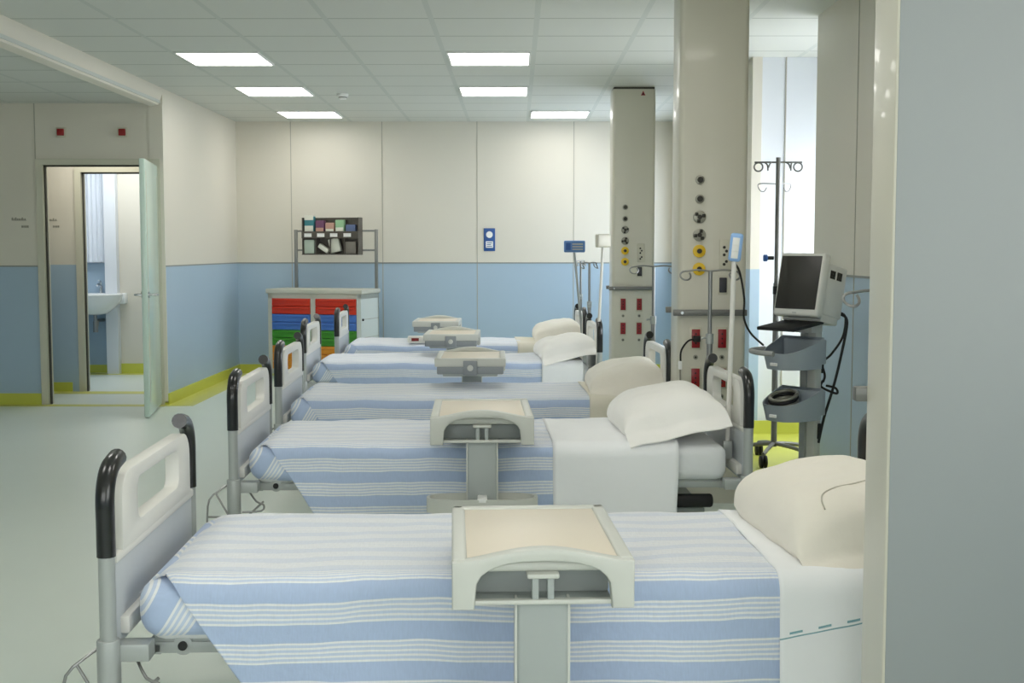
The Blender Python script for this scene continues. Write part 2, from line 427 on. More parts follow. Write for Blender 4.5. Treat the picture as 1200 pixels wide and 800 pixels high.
# door frames and the open door leaf
def door_frame(name, x0, x1, y, z):
    mb = MB()
    for x in (x0 - .06, x1): mb.box((x, y - .02, 0), (x + .06, y + .11, z + .05), M['frame'])
    mb.box((x0, y - .02, z), (x1, y + .11, z + .05), M['frame'])
    mb.box((x0 - .002, y + .02, 0), (x0 + .012, y + .05, z), M['dark']); mb.box((x0, y + .02, z - .014), (x1, y + .05, z + .002), M['dark'])
    return struct(mb, name)
door_frame('door_frame_1', DX0, DX1, YD, DZ)
door_frame('door_frame_2', -4.15, -3.30, 11.7, 2.10)
leaf = MB(); leaf.box((0, 0, .012), (.90, .042, 2.09), M['aqua'], .004)
d = leaf.build('door_1'); d['kind'] = 'structure'; d.location = (DX1 - .005, YD - .02, 0); d.rotation_euler = (0, 0, R(-80))
mb = MB(); mb.box((.07, -.004, .12), (.076, .046, 2.0), M['frame']); mb.box((.82, -.003, .12), (.825, .045, 2.0), M['frame']); part(mb, 'edge_strip', d)
mb = MB()
for s in (-1, 1):
    y = -.0 if s < 0 else .042
    mb.cyl((.83, y, 1.0), (.83, y + s * .012, 1.0), .026, M['chrome'])
    mb.tube([(.83, y, 1.0), (.83, y + s * .055, 1.0), (.80, y + s * .06, 1.0), (.70, y + s * .06, 1.0)], .010, M['chrome'])
part(mb, 'door_handle', d)

# ------------------------------------------------------------------ ceiling lamps
def make_lamp(loc, label):
    t = thing('ceiling_lamp', label, 'lamp', loc, 0, 'ceiling lamps')
    mb = MB(); w, l = .298, .296
    for a, b in (((-w, -l, -.012), (-w + .012, l, .0)), ((w - .012, -l, -.012), (w, l, .0)), ((-w, -l, -.012), (w, -l + .012, 0)), ((-w, l - .012, -.012), (w, l, 0))): mb.box(a, b, M['white'])
    part(mb, 'frame', t)
    mb = MB(); mb.box((-w + .012, -l + .012, -.008), (w - .012, l - .012, -.001), M['lamp']); part(mb, 'diffuser', t)
    return t
gc = lambda i, k: (GX0 + GPX * (i - .5), GY0 + GPY * (k + .5), CH)
names = [((-3, 0), 'square white ceiling lamp, nearest of the left-hand row'), ((-3, 3), 'square white ceiling lamp, middle of the left-hand row'),
         ((-3, 6), 'square white ceiling lamp, farthest of the left-hand row'), ((0, 0), 'square white ceiling lamp, nearer one above the middle of the beds'),
         ((0, 3), 'square white ceiling lamp, farther one above the middle of the beds'), ((1, 6), 'square white ceiling lamp close to the far wall beside the far column')]
lamp0 = None
for (i, k), lb in names:
    lamp0 = make_lamp(gc(i, k), lb) if lamp0 is None else (dup(lamp0, gc(i, k), 0, lb), lamp0)[1]
for i, k in ((-3, -6), (0, -6), (-3, -10), (0, -10), (2, -8)):
    dup(lamp0, gc(i, k), 0, 'square white ceiling lamp out over the front of the ward')
mb = MB(); mb.lathe([(0, -.05), (.03, -.048), (.036, -.03), (.05, -.02), (.052, 0), (0, 0)], M['white'], (-1.56, 11.1, CH))
mb.cyl((-1.56, 11.1, CH - .035), (-1.56, 11.1, CH - .03), .038, M['dark'])
tag(mb.build('smoke_detector'), 'small round smoke detector on the tiled ceiling', 'smoke detector')

# ------------------------------------------------------------------ things on the left walls
al = None
for x, lb in ((-3.955, 'small red alarm light above the door, left of the pair'), (-3.42, 'small red alarm light above the door, right of the pair')):
    if al is None:
        al = thing('alarm_light', lb, 'alarm light', (x, YD, 2.38), 0, 'alarm lights above the door')
        mb = MB(); mb.box((-.045, -.012, -.045), (.045, 0, .045), M['frame'], .006); part(mb, 'base_plate', al)
        mb = MB(); mb.box((-.030, -.035, -.030), (.030, -.012, .030), M['alarmred'], .006); part(mb, 'lens', al)
    else: dup(al, (x, YD, 2.38), 0, lb)
def wall_text(loc, lb):
    t = thing('wall_lettering', lb, 'lettering', loc)
    random.seed(7); x = -.075; mb = MB()
    mb.box((x, -.002, .018), (x + .13, 0, .022), M['ink'])
    for w in (.012, .008, .012, .008, .012, .006, .010, .004, .010):
        mb.box((x, -.003, .018), (x + w, 0, .020 + random.choice((.016, .024))), M['ink']); x += w + .005
    part(mb, 'text_line', t)
    x = .01; mb = MB(); mb.box((x, -.002, -.036), (x + .06, 0, -.033), M['ink'])
    for w in (.012, .010, .012, .012): mb.box((x, -.003, -.045), (x + w, 0, -.025), M['ink']); x += w + .005
    part(mb, 'text_line', t)
wall_text((-4.335, YD, 1.60), 'two short lines of faint grey lettering on the wall left of the door')
wall_text((-4.44, 11.7, 1.62), 'faint grey lettering seen through the open doorway on the inner wall')

# sink in the bathroom, hung on the side wall
s = thing('wash_basin', 'white wall-hung wash basin seen through the doorway', 'sink', (-4.575, 13.5, .83), R(-90))
mb = MB()
rows = []
for t in [i / 10 for i in range(11)]:
    pass
prof = [(.05, -.17), (.14, -.15), (.21, -.09), (.27, -.02), (.285, .05), (.28, .06), (.25, .055), (.20, .0), (.10, -.06), (0.0, -.07)]
mb.lathe([(0, -.17)] + prof, M['ceramic'], (.29, 0, 0), 32, None, 1.0, 1.05)
mb.box((0, -.29, -.06), (.14, .29, .06), M['ceramic'], .02)
part(mb, 'basin', s)
mb = MB(); mb.cyl((.07, 0, .06), (.07, 0, .14), .018, M['chrome']); mb.tube([(.07, 0, .13), (.12, 0, .16), (.19, 0, .145)], .011, M['chrome']); mb.tube([(.07, 0, .14), (.07, 0, .185), (.13, 0, .2)], .007, M['chrome']); part(mb, 'tap', s)
mb = MB(); mb.tube([(.27, 0, -.16), (.27, 0, -.27), (.25, 0, -.30), (.22, 0, -.27), (.20, 0, -.24), (.0, 0, -.24)], .02, M['steel']); mb.cyl((.27, 0, -.36), (.27, 0, -.24), .026, M['steel']); part(mb, 'drain_pipe', s)
mb = MB()
rows = []
for i in range(50):
    a = i / 49; x = -4.87 + a * .36; y = 13.42 + .012 * math.sin(a * 46) + .006 * math.sin(a * 19)
    rows.append([(x, y, z) for z in (1.23, 1.6, 2.1, 2.6)])
mb.grid(rows, M['curtain'])
tag(mb.build('shower_curtain'), 'white pleated curtain hanging in the bathroom behind the basin', 'curtain')

# ------------------------------------------------------------------ far wall: sign, cart, organizer
s = thing('wall_sign', 'small blue sign with a white round symbol on the far wall', 'sign', (-.295, YF, 1.475))
mb = MB(); mb.box((-.062, -.012, -.125), (.062, 0, .125), M['signblue'], .004); part(mb, 'board', s)
mb = MB(); mb.cyl((0, -.012, .055), (0, -.015, .055), .036, M['white'], n=28); part(mb, 'symbol', s)
mb = MB(); mb.box((-.040, -.015, -.088), (.040, -.012, -.018), M['white'])
for k in range(3): mb.box((-.03, -.0165, -.078 + k * .02), (.03 - .012 * (k % 2), -.015, -.070 + k * .02), M['signblue'])
part(mb, 'text_block', s)

CA = R(-16)
cab = thing('drawer_cart', 'grey medicine cart with coloured drawers against the far wall', 'drawer cart', (-2.62, 12.86, 0), CA)
W, D, CZ = 1.06, .48, .925
mb = MB()
mb.box((0, 0, .08), (.045, D, CZ - .02), M['cabinet']); mb.box((W - .05, 0, .08), (W, D, CZ - .02), M['cabinetside'])
mb.box((.49, 0, .08), (.545, D, CZ - .02), M['cabinet']); mb.box((0, D - .03, .08), (W, D, CZ - .02), M['cabinet'])
mb.box((0, 0, .06), (W, D, .11), M['cabinet']); mb.box((0, 0, CZ - .07), (W, D, CZ - .02), M['cabinet'])
mb.box((W - .001, .01, .45), (W + .004, D - .01, .455), M['seam']); mb.box((W - .001, .05, .64), (W + .003, D - .01, .645), M['seam'])
mb.cyl((W, .04, .64), (W + .012, .04, .64), .012, M['matblack'])
part(mb, 'cabinet_body', cab)
mb = MB(); mb.box((-.02, -.02, CZ - .02), (W + .02, D + .01, CZ + .03), M['cabinet'], .012); part(mb, 'cart_top', cab)
colr = ['red', 'red', 'drawerblue', 'drawerblue', 'green', 'green', 'orange', 'orange', 'orange']
for ci, (a, b) in enumerate(((.05, .485), (.55, 1.005))):
    for k, c in enumerate(colr):
        z1 = .855 - k * .083
        mb = MB()
        mb.box((a, -.012, z1 - .079), (b, .38, z1), M[c], .004)
        mb.box((a + .015, -.026, z1 - .026), (b - .015, -.010, z1 - .006), M[c], .006)
        part(mb, 'drawer', cab, '%s drawer' % {'drawerblue': 'blue'}.get(c, c))
for x in (.07, W - .07):
    for y in (.07, D - .07):
        mb = MB(); mb.cyl((x - .015, y, .03), (x + .015, y, .03), .03, M['matblack']); mb.cyl((x, y, .03), (x, y, .07), .01, M['steel']); part(mb, 'castor', cab)
mb = MB()
for x in (.12, W - .005): mb.box((x - .015, D - .06, CZ + .02), (x + .015, D - .03, 1.58), M['steel'], .003)
for z in (1.36, 1.565): mb.box((.12, D - .055, z - .010), (W - .005, D - .035, z + .010), M['steel'], .003)
part(mb, 'rail_frame', cab)
mw = Matrix.Translation((-2.62, 12.86, 0)) @ Matrix.Rotation(CA, 4, 'Z')
og = thing('pocket_organizer', 'dark rack of open pockets hung on the rail frame above the cart', 'organizer', mw @ Vector((.25, D - .075, 1.31)), CA)
OW, OH = .655, .395
mb = MB(); mb.box((0, 0, 0), (OW, .015, OH), M['organizer'])
for z in (0, .20): mb.box((0, -.10, z), (OW, 0, z + .01), M['organizer'])
for x in (0, OW - .01): mb.box((x, -.09, 0), (x + .01, 0, OH), M['organizer'])
mb.box((0, -.10, .175), (OW, -.094, .25), M['organizer'])
mb.box((0, -.02, OH - .02), (OW, 0, OH), M['organizer'])
part(mb, 'rack', og)
for k in range(1, 4):
    mb = MB(); mb.box((OW / 4 * k - .004, -.095, 0), (OW / 4 * k + .004, 0, .2), M['organizer']); part(mb, 'divider', og)
for x in (.075, .225, .375, .53):
    mb = MB(); mb.box((x - .042, -.104, .19), (x + .042, -.100, .228), M['white']); part(mb, 'label_card', og, 'white label card')
packs = [(.075, .21, .11, .20, 'teal', 'teal topped packet standing in the upper left pocket of the rack'), (.20, .21, .10, .155, 'plum', 'plum and cream packet second from left in upper row of the rack'),
         (.315, .21, .10, .13, 'pink', 'pale pink packet in the middle of the upper row of the rack'), (.43, .21, .10, .16, 'palegreen', 'pale green packet fourth in the upper row of the rack'),
         (.555, .21, .11, .11, 'slate', 'slate blue packet at the right of the upper row of the rack'),
         (.075, .012, .12, .15, 'mint', 'pale mint packet in the lower left pocket of the rack'), (.225, .012, .13, .11, 'paper', 'slanting white packet second in the lower row of the rack'),
         (.385, .012, .12, .15, 'paper', 'leaning white packet third in the lower row of the rack'), (.55, .012, .13, .13, 'greypack', 'grey packet in the lower right pocket of the rack')]
for k, (x, z, w, h, c, lb) in enumerate(packs):
    mb = MB(); tl = {6: R(-32), 7: R(14)}.get(k, 0)
    hh = h if k != 6 else .05
    mb.box((-w / 2, -.035, 0), (w / 2, .02, hh), M[c], .008, mx=Matrix.Rotation(-tl, 4, 'Y'))
    if k < 4: mb.box((-w / 2 + .005, -.038, .01), (w / 2 - .005, -.034, hh * .5), M['paper'] if k != 1 else M['pink'])
    if k == 0: mb.box((-w / 2 + .004, -.038, hh * .8), (w / 2 - .004, .018, hh + .012), M['paper'])
    o = mb.build('glove_packet'); o.location = mw @ Vector((.25 + x, D - .115, 1.31 + z + (.035 if k == 6 else .016 if k == 7 else 0))); o.rotation_euler = (0, 0, CA)
    tag(o, lb, 'packet', 'packets in the rack above the cart')

# ------------------------------------------------------------------ service columns
def column(x0, x1, y0, y1, label, outfit, m, mfront=None, r=.03):
    cx = (x0 + x1) / 2
    t = thing('service_column', label, 'column', (cx, y0, 0), 0, 'floor to ceiling service columns')
    w = (x1 - x0) / 2; dp = y1 - y0
    mb = MB()
    n = 5
    poly = []
    for (sx, sy) in ((1, 0), (1, 1), (-1, 1), (-1, 0)):
        c = (sx * (w - r), r if sy == 0 else dp - r)
        a0 = {(1, 0): -90, (1, 1): 0, (-1, 1): 90, (-1, 0): 180}[(sx, sy)]
        for k in range(n + 1):
            a = R(a0 + 90 * k / n); poly.append((c[0] + r * math.cos(a), c[1] + r * math.sin(a)))
    mb.prism(poly, 0, CH - .02, m, axis='z', smooth=True)
    if mfront: mb.box((-w + .006, -.002, 0), (w - .006, .001, CH - .02), mfront)  # thin front sheet carrying the painted shade
    mb.box((-w + .01, .01, CH - .02), (w - .01, dp - .01, CH), M['dark'])
    part(mb, 'column_body', t)
    for yy, s in ((0, -1), (dp, 1)):
        if mfront and s < 0: continue
        mb = MB(); mb.box((-w - .025, min(yy, yy + s * .03), 1.012), (w - .0, max(yy, yy + s * .03), 1.045), M['darkmetal'], .003)
        mb.cyl((-w + .02, yy + s * .03, 1.028), (-w + .02, yy + s * .034, 1.028), .008, M['chrome'])
        part(mb, 'equipment_rail', t)
    if not outfit: return t
    for k, z in enumerate((1.73, 1.63, 1.535, 1.44, 1.355, 1.26)):
        mb = MB(); x = -.072
        rr = .024 if k < 2 else .034
        mb.cyl((x, 0, z), (x, -.012, z), rr, M['outletgrey'] if k < 4 else M['yellow'], n=24, bev=.003)
        if k < 2: mb.cyl((x, -.012, z), (x, -.02, z), .016, M['outletdark'])
        elif k < 4:
            mb.cyl((x, -.012, z), (x, -.022, z), .012, M['outletdark'])
            for j in range(3):
                a = j * 2 * PI / 3 + (.3 if k == 2 else 1.2); px, pz = x + .022 * math.cos(a), z + .022 * math.sin(a)
                mb.box((px - .009, -.016, pz - .009), (px + .009, -.010, pz + .009), M['outletdark'], .003)
        else: mb.cyl((x, -.012, z), (x, -.022, z), .013, M['outletdark'])
        part(mb, 'gas_outlet', t, ['dark round outlet', 'dark round outlet', 'dark segmented outlet', 'dark segmented outlet', 'yellow gas outlet', 'yellow gas outlet'][k])
    mb = MB(); mb.box((.035, -.008, 1.255), (.098, 0, 1.415), M['socketplate'], .004)
    for px, pz in ((.06, 1.375), (.072, 1.355), (.06, 1.335), (.072, 1.30), (.06, 1.285)): mb.cyl((px, -.008, pz), (px, -.012, pz), .008, M['outletdark'], n=10)
    part(mb, 'connector_plate', t)
    mb = MB(); mb.box((.030, -.006, 1.125), (.082, 0, 1.225), M['socketplate'], .003); mb.box((.036, -.014, 1.135), (.076, -.004, 1.215), M['switch'], .004); part(mb, 'switch', t)
    for z in (.89, .68):
        for x in (-.085, .055):
            mb = MB(); mb.box((x - .03, -.006, z - .06), (x + .03, 0, z + .06), M['socketplate'], .003)
            mb.box((x - .022, -.012, z - .05), (x + .022, -.004, z + .05), M['socketred'], .003)
            for q in (-.025, .0, .025): mb.cyl((x, -.012, z + q), (x, -.0135, z + q), .005, M['matblack'], n=8)
            part(mb, 'socket', t, 'dark red power socket')
            mb = MB(); mb.cyl((x, 0, z - .10), (x, -.008, z - .10), .013, M['outletgrey'], n=14); mb.cyl((x, -.008, z - .10), (x, -.011, z - .10), .006, M['outletdark'], n=10); part(mb, 'earth_terminal', t)
    return t
c_near = column(.808, 1.18, 2.635, 2.80, 'plain pale column in the right foreground beside the nearest bed', False, M['column'], M['column_shade'], .006)
c_mid = column(.86, 1.225, 6.50, 6.80, 'beige service column with sockets and outlets behind the second bed', True, M['column'])
c_far = column(.83, 1.20, 10.62, 10.92, 'beige service column with sockets and outlets between the two farthest beds', True, M['column'])
mb = MB(); mb.prism([(.055, 2.685), (.095, 2.685), (.075, 2.725)], -.004, 0, M['alarmred']); mb.prism([(.066, 2.691), (.084, 2.691), (.075, 2.71)], -.005, -.004, M['matblack']); part(mb, 'warning_triangle', c_far)
# plug and lead on the middle column
p = thing('power_plug', 'black plug and white lead in the red socket of the middle column', 'plug', (.958, 6.488, .89))
mb = MB(); mb.box((-.02, -.035, -.016), (.02, 0, .016), M['matblack'], .005); part(mb, 'plug', p)
mb = MB(); mb.tube([(-.01, -.03, 0), (-.05, -.05, -.01), (-.085, -.05, -.06), (-.088, -.05, -.12)], .005, M['matblack'])
mb.box((-.1, -.06, -.16), (-.08, -.04, -.115), M['white'], .005)
mb.tube([(-.09, -.05, -.155), (-.085, -.05, -.25), (-.06, -.06, -.35), (-.03, -.08, -.46)], .005, M['outletgrey']); part(mb, 'lead', p)

# ------------------------------------------------------------------ beds
BL, BW = 2.20, .90
YAW = R(2.2)
def bed_panel(x, sgn):
    """Moulded end board with a hand hole; lower plain board and a ledge."""
    up = []
    y0, y1, z0, z1, r = .075, BW - .075, .595, .795, .075
    up = [(y0, z0), (y1, z0)]
    for c, a0 in (((y1 - r, z1 - r), 0), ((y0 + r, z1 - r), 90)):
        for k in range(7):
            a = R(a0 + 90 * k / 6); up.append((c[0] + r * math.cos(a), c[1] + r * math.sin(a)))
    hole = []
    hy0, hy1, hz0, hz1, r = .22, BW - .22, .645, .757, .035
    for c, a0 in (((hy1 - r, hz1 - r), 0), ((hy0 + r, hz1 - r), 90), ((hy0 + r, hz0 + r), 180), ((hy1 - r, hz0 + r), 270)):
        for k in range(5):
            a = R(a0 + 90 * k / 4); hole.append((c[0] + r * math.cos(a), c[1] + r * math.sin(a)))
    A = MB(); A.prism(up, x - .022, x + .022, M['panel'], axis='x', holes=[hole], bev=.006, smooth=True)
    B = MB(); B.box((x - .014, .03, .36), (x + .014, BW - .03, .60), M['panelgrey'], .004)
    B.box((x - .02, .025, .575), (x + .02, BW - .025, .600), M['panel'], .006)
    B.box((x + (.012 if sgn < 0 else -.036), .06, .385), (x + (.036 if sgn < 0 else -.012), BW - .06, .43), M['panel'], .004)
    return A, B
def make_bed(label):
    t = thing('hospital_bed', label, 'bed', (0, 0, 0), 0, 'hospital beds in a row')
    for x, nm, sgn in ((0, 'foot_board', -1), (BL, 'head_board', 1)):
        A, B = bed_panel(x, sgn)
        lo = part(B, nm, t, 'pale grey lower board')
        part(A, 'handle_panel', lo, 'white moulded panel with a hand hole')
        for y, s in ((0, 1), (BW, -1)):
            mb = MB()
            mb.cyl((x, y, .22), (x, y, .39), .029, M['greymetal'], bev=.004)
            mb.cyl((x, y, .38), (x, y, .63), .0205, M['greymetal'])
            mb.cyl((x, y, .215), (x, y, .235), .036, M['panel'], bev=.004)
            po = part(mb, 'post', t)
            mb = MB(); pts = [(x, y, .60), (x, y, .68), (x, y, .745), (x, y + s * .018, .79), (x, y + s * .055, .818), (x, y + s * .115, .83)]
            mb.tube(pts, .0235, M['black'], n=14, sub=5)
            part(mb, 'grip', po, 'black rubber grip')
    mb = MB()
    for y in (.10, BW - .10):
        mb.box((.07, y - .02, .325), (BL - .07, y + .02, .355), M['greymetal'], .004)
    for x in (.09, .7, 1.35, BL - .09): mb.box((x - .02, .08, .322), (x + .02, BW - .08, .352), M['greymetal'], .004)
    for x in (0, BL):
        sg = 1 if x == 0 else -1
        for y in (.0, BW):
            yy = .06 if y == 0 else BW - .06
            mb.box((min(x, x + sg * .10), min(y, yy), .33), (max(x, x + sg * .10), max(y, yy), .375), M['greymetal'], .004)
    part(mb, 'mattress_frame', t)
    mb = MB()
    for y in (.095,):
        mb.box((.09, y - .008, .335), (BL - .10, y + .008, .385), M['greymetal'], .004)
        for x in (.165, 1.05): mb.cyl((x, y - .014, .345), (x, y + .012, .345), .026, M['greymetal'], n=20, bev=.003); mb.cyl((x, y - .02, .345), (x, y - .012, .345), .012, M['matblack'], n=14)
    part(mb, 'side_rail', t)
    mb = MB()
    for x in (.42, BL - .30): mb.box((x - .02, .08, .15), (x + .02, BW - .08, .19), M['greymetal'], .005)
    for y in (.2, BW - .2): mb.box((.40, y - .02, .15), (BL - .22, y + .02, .19), M['greymetal'], .005)
    for x in (.55, BL - .45):
        mb.box((x, .25, .18), (x + .05, BW - .25, .33), M['greymetal'], .005)
    mb.box((BL - .75, .18, .17), (BL - .15, BW - .18, .215), M['greymetal'], .006)
    part(mb, 'base_frame', t)
    mb = MB(); mb.cyl((BL - .55, .11, .262), (BL - .13, .11, .262), .03, M['matblack'], bev=.012); part(mb, 'bumper', t, 'black padded roll under the frame')
    for x in (.42, BL - .30):
        for y in (.10, BW - .10):
            mb = MB()
            mb.cyl((x, y, .10), (x, y, .16), .022, M['greymetal']); mb.box((x - .03, y - .035, .09), (x + .03, y + .035, .125), M['greymetal'], .01)
            for s in (-1, 1): mb.cyl((x + .01, y + s * .012, .062), (x + .01, y + s * .03, .062), .062, M['matblack'], n=24, bev=.006)
            part(mb, 'castor', t)
    mb = MB(); w = .0042
    mb.tube([(.06, .03, .33), (.10, -.03, .30), (.13, -.03, .285), (.12, -.03, .26), (.04, -.03, .255)], w, M['steel'], n=8, sub=3)
    mb.tube([(.13, -.03, .30), (.02, -.03, .20)], w, M['steel'], n=8)
    mb.tube([(-.01, .02, .375), (-.08, -.03, .33), (-.105, -.03, .28), (-.108, -.03, .17)], w, M['steel'], n=8, sub=2)
    mb.tube([(-.012, -.03, .23), (-.07, -.03, .335)], w, M['steel'], n=8)
    mb.tube([(-.108, -.03, .235), (-.01, -.03, .235)], w, M['steel'], n=8)
    part(mb, 'wire_hook', t)
    return t
beds = [(-1.02, 2.985), (-1.20, 5.12), (-1.33, 6.78), (-1.575, 9.0), (-1.585, 10.74)]
bl = ['white and grey hospital bed nearest the camera', 'white and grey hospital bed, second from the camera beside the monitor', 'white and grey hospital bed, third and middle of the row',
      'white and grey hospital bed, second from the far wall', 'white and grey hospital bed closest to the far wall']
bed0 = make_bed(bl[0]); bed0.location = (*beds[0], 0); bed0.rotation_euler = (0, 0, YAW)
for k in range(1, 5): dup(bed0, (*beds[k], 0), YAW, bl[k])
def bm_(k): return Matrix.Translation((*beds[k], 0)) @ Matrix.Rotation(YAW, 4, 'Z')

ordn = ['nearest', 'second', 'middle', 'fourth', 'farthest']
mb0 = MB(); mb0.box((.075, .062, .356), (BL - .075, BW - .082, .512), M['mattress'], .045, 4)
ma = mb0.build('mattress'); tag(ma, 'white covered mattress on the nearest bed', 'mattress', 'bed mattresses'); ma.matrix_world = bm_(0)
ma.location = (*beds[0], 0); ma.rotation_euler = (0, 0, YAW)
for k in range(1, 5):
    o = ma.copy(); COL.objects.link(o); o.location = (*beds[k], 0); o['label'] = 'white covered mattress on the %s bed' % ordn[k]

ZT, RR, YN, YFAR = .524, .05, .038, BW - .058
def cross(a, off):
    """Point (y,z) of the drape at arc length a measured from where the near edge starts to round."""
    r = RR + off; q = PI * r / 2; flat = YFAR - YN - 2 * RR
    zt = ZT + off; yn = YN - off; yf = YFAR + off
    if a < 0: return yn, zt - r + a
    if a < q: return yn + r - r * math.cos(a / r), zt - r + r * math.sin(a / r)
    a -= q
    if a < flat: return YN + RR + a, zt
    a -= flat
    if a < q: return yf - r + r * math.sin(a / r), zt - r + r * math.cos(a / r)
    return yf, zt - r - (a - q)
def cloth(x0, x1, off, hang, m, seed, foot=False, far=.22, amp=1., nx=70, slant=0.):
    mb = MB(); rows = []; uvs = []
    r = RR + off; q = PI * r / 2; flat = YFAR - YN - 2 * RR
    for i in range(nx + 1):
        u = i / nx
        x = x0 + (x1 - x0) * u
        a0 = -hang
        if foot:
            h = max(0, x - x0 - .06) / .27
            a0 = q * 1.1 - (q * 1.1 + hang) * min(1, h)
        aE = 2 * q + flat + (far if not foot else min(far, max(.0, (x - x0) * 1.2)))
        S = []
        n1, n2 = 18, 6
        if a0 < 0: S += [a0 + (0 - a0) * k / n1 for k in range(n1)]; s1 = 0
        else: S += [a0 + .00001 * k for k in range(n1)]; s1 = a0
        S += [s1 + max(q - s1, 1e-4) * k / n2 for k in range(n2)]
        S += [q + flat * k / 26 for k in range(26)]
        S += [q + flat + q * k / 6 for k in range(6)]
        S += [2 * q + flat + (aE - 2 * q - flat) * k / 5 for k in range(6)]
        row = []; ur = []
        for a in S:
            y, z = cross(a, off); xx = x
            hn = max(0, -a)
            nzv = noise.noise(Vector((x * 3.2 + seed * 7.3, hn * 2.0, seed)))
            fold = math.sin(x * 13 + 2.2 * noise.noise(Vector((x * 1.5, seed, 3))) + seed)
            y += -(hn ** 1.15) * (.035 + .10 * nzv * amp + .04 * fold * amp)
            if hn > 0: xx += .02 * noise.noise(Vector((x * 2, hn * 4, seed + 5))) * hn * 4 * amp
            z += .008 * amp * noise.noise(Vector((x * 4 + seed, a * 5, 1.7))) + .003 * amp * noise.noise(Vector((x * 14, a * 14, seed)))
            if foot:
                e = x - x0
                if e < .09: z -= .05 * (1 - e / .09) ** 2
            if slant: xx += slant * (a - .5)
            row.append((xx, y, z)); ur.append((x, a + .012 * noise.noise(Vector((x * 1.7, a * 2, seed)))))
        rows.append(row); uvs.append(ur)
    mb.grid(rows, m, True, uvs)
    return mb
def tuck(seed):
    """The blanket's end, tucked round the foot of the mattress."""
    t = bmesh.new()
    lo, hi = Vector((.052, .036, .368)), Vector((.46, BW - .056, .519))
    bmesh.ops.create_cube(t, size=1, matrix=Matrix.Translation((lo + hi) / 2) @ Matrix.Diagonal((*(hi - lo), 1)))
    bmesh.ops.bevel(t, geom=list(t.edges), offset=.06, segments=5, profile=.5, affect='EDGES')
    bmesh.ops.subdivide_edges(t, edges=[e for e in t.edges if e.calc_length() > .08], cuts=10, use_grid_fill=True)
    for v in t.verts:
        v.co += Vector((.006, .006, .006)) * noise.noise(v.co * 9 + Vector((seed, 0, 0)))
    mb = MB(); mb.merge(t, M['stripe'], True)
    mb.uv = mb.bm.loops.layers.uv.new('UVMap')
    for f in mb.bm.faces:
        for l in f.loops:
            c = l.vert.co; l[mb.uv].uv = (c.y, c.x * .75 + (.5 - c.z) * .45 + c.y * .25 - 1.352)
    return mb
def solid(o, t=.004):
    md = o.modifiers.new('thickness', 'SOLIDIFY'); md.thickness = t; md.offset = 0
ends = [1.735, 1.40, 1.78, 1.80, 1.64]
bcol = ['nearest', 'second', 'middle', 'fourth', 'farthest']
for k in range(5):
    L = (*beds[k], 0)
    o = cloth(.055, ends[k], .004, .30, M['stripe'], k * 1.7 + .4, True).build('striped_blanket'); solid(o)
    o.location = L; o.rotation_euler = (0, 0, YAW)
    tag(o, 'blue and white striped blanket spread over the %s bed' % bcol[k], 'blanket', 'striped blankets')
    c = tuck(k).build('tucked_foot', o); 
sheets = [(1.70, 2.085, .010, .30, 'sheet', 'white folded sheet with a thin printed teal line on the nearest bed', .10),
          (1.36, 1.905, .010, .30, 'sheet', 'broad white turned-down sheet hanging over the side of the second bed', 0),
          (1.75, 2.07, .010, .20, 'sheetcream', 'cream folded sheet beneath the pillow of the middle bed', 0),
          (1.77, 2.08, .010, .30, 'sheet', 'white folded sheet hanging over the side of the fourth bed', 0),
          (1.60, 2.05, .010, .22, 'sheetcream', 'cream turned-down sheet on the farthest bed', 0)]
# printed line on the nearest sheet
ms = M['sheet'].copy(); ms.name = 'sheet_printed'; nt = ms.node_tree; N = nt.nodes; LK = nt.links
uv = N.new('ShaderNodeUVMap'); uv.uv_map = 'UVMap'; sp = N.new('ShaderNodeSeparateXYZ'); LK.new(uv.outputs['UV'], sp.inputs[0])
def mth(op, a, b):
    n = N.new('ShaderNodeMath'); n.operation = op
    for i, v in enumerate((a, b)):
        if isinstance(v, (int, float)): n.inputs[i].default_value = v
        else: LK.new(v, n.inputs[i])
    return n.outputs[0]
tilt = mth('SUBTRACT', sp.outputs['Y'], mth('MULTIPLY', sp.outputs['X'], .20))
def band(c, w): return mth('LESS_THAN', mth('ABSOLUTE', mth('SUBTRACT', tilt, c), 0), w)
ln = band(-.449, .0018)
ds = mth('MULTIPLY', band(-.438, .003), mth('LESS_THAN', mth('FRACT', mth('DIVIDE', sp.outputs['X'], .075), 0), .45))
fac = mth('MAXIMUM', ln, ds)
mx = N.new('ShaderNodeMix'); mx.data_type = 'RGBA'; mx.inputs[7].default_value = lin((128, 172, 182)); LK.new(fac, mx.inputs[0])
old = N['Principled BSDF'].inputs['Base Color'].links[0].from_socket
LK.new(old, mx.inputs[6]); LK.new(mx.outputs[2], N['Principled BSDF'].inputs['Base Color'])
for k, (x0, x1, off, hang, m, lb, sl) in enumerate(sheets):
    o = cloth(x0, x1, off, hang, ms if k == 0 else M[m], k * 2.3 + 9, False, .12, 1.2 if k == 1 else .9, 30, 0).build('folded_sheet'); solid(o)
    o.location = (*beds[k], 0); o.rotation_euler = (0, 0, YAW); tag(o, lb, 'sheet', 'folded bed sheets')

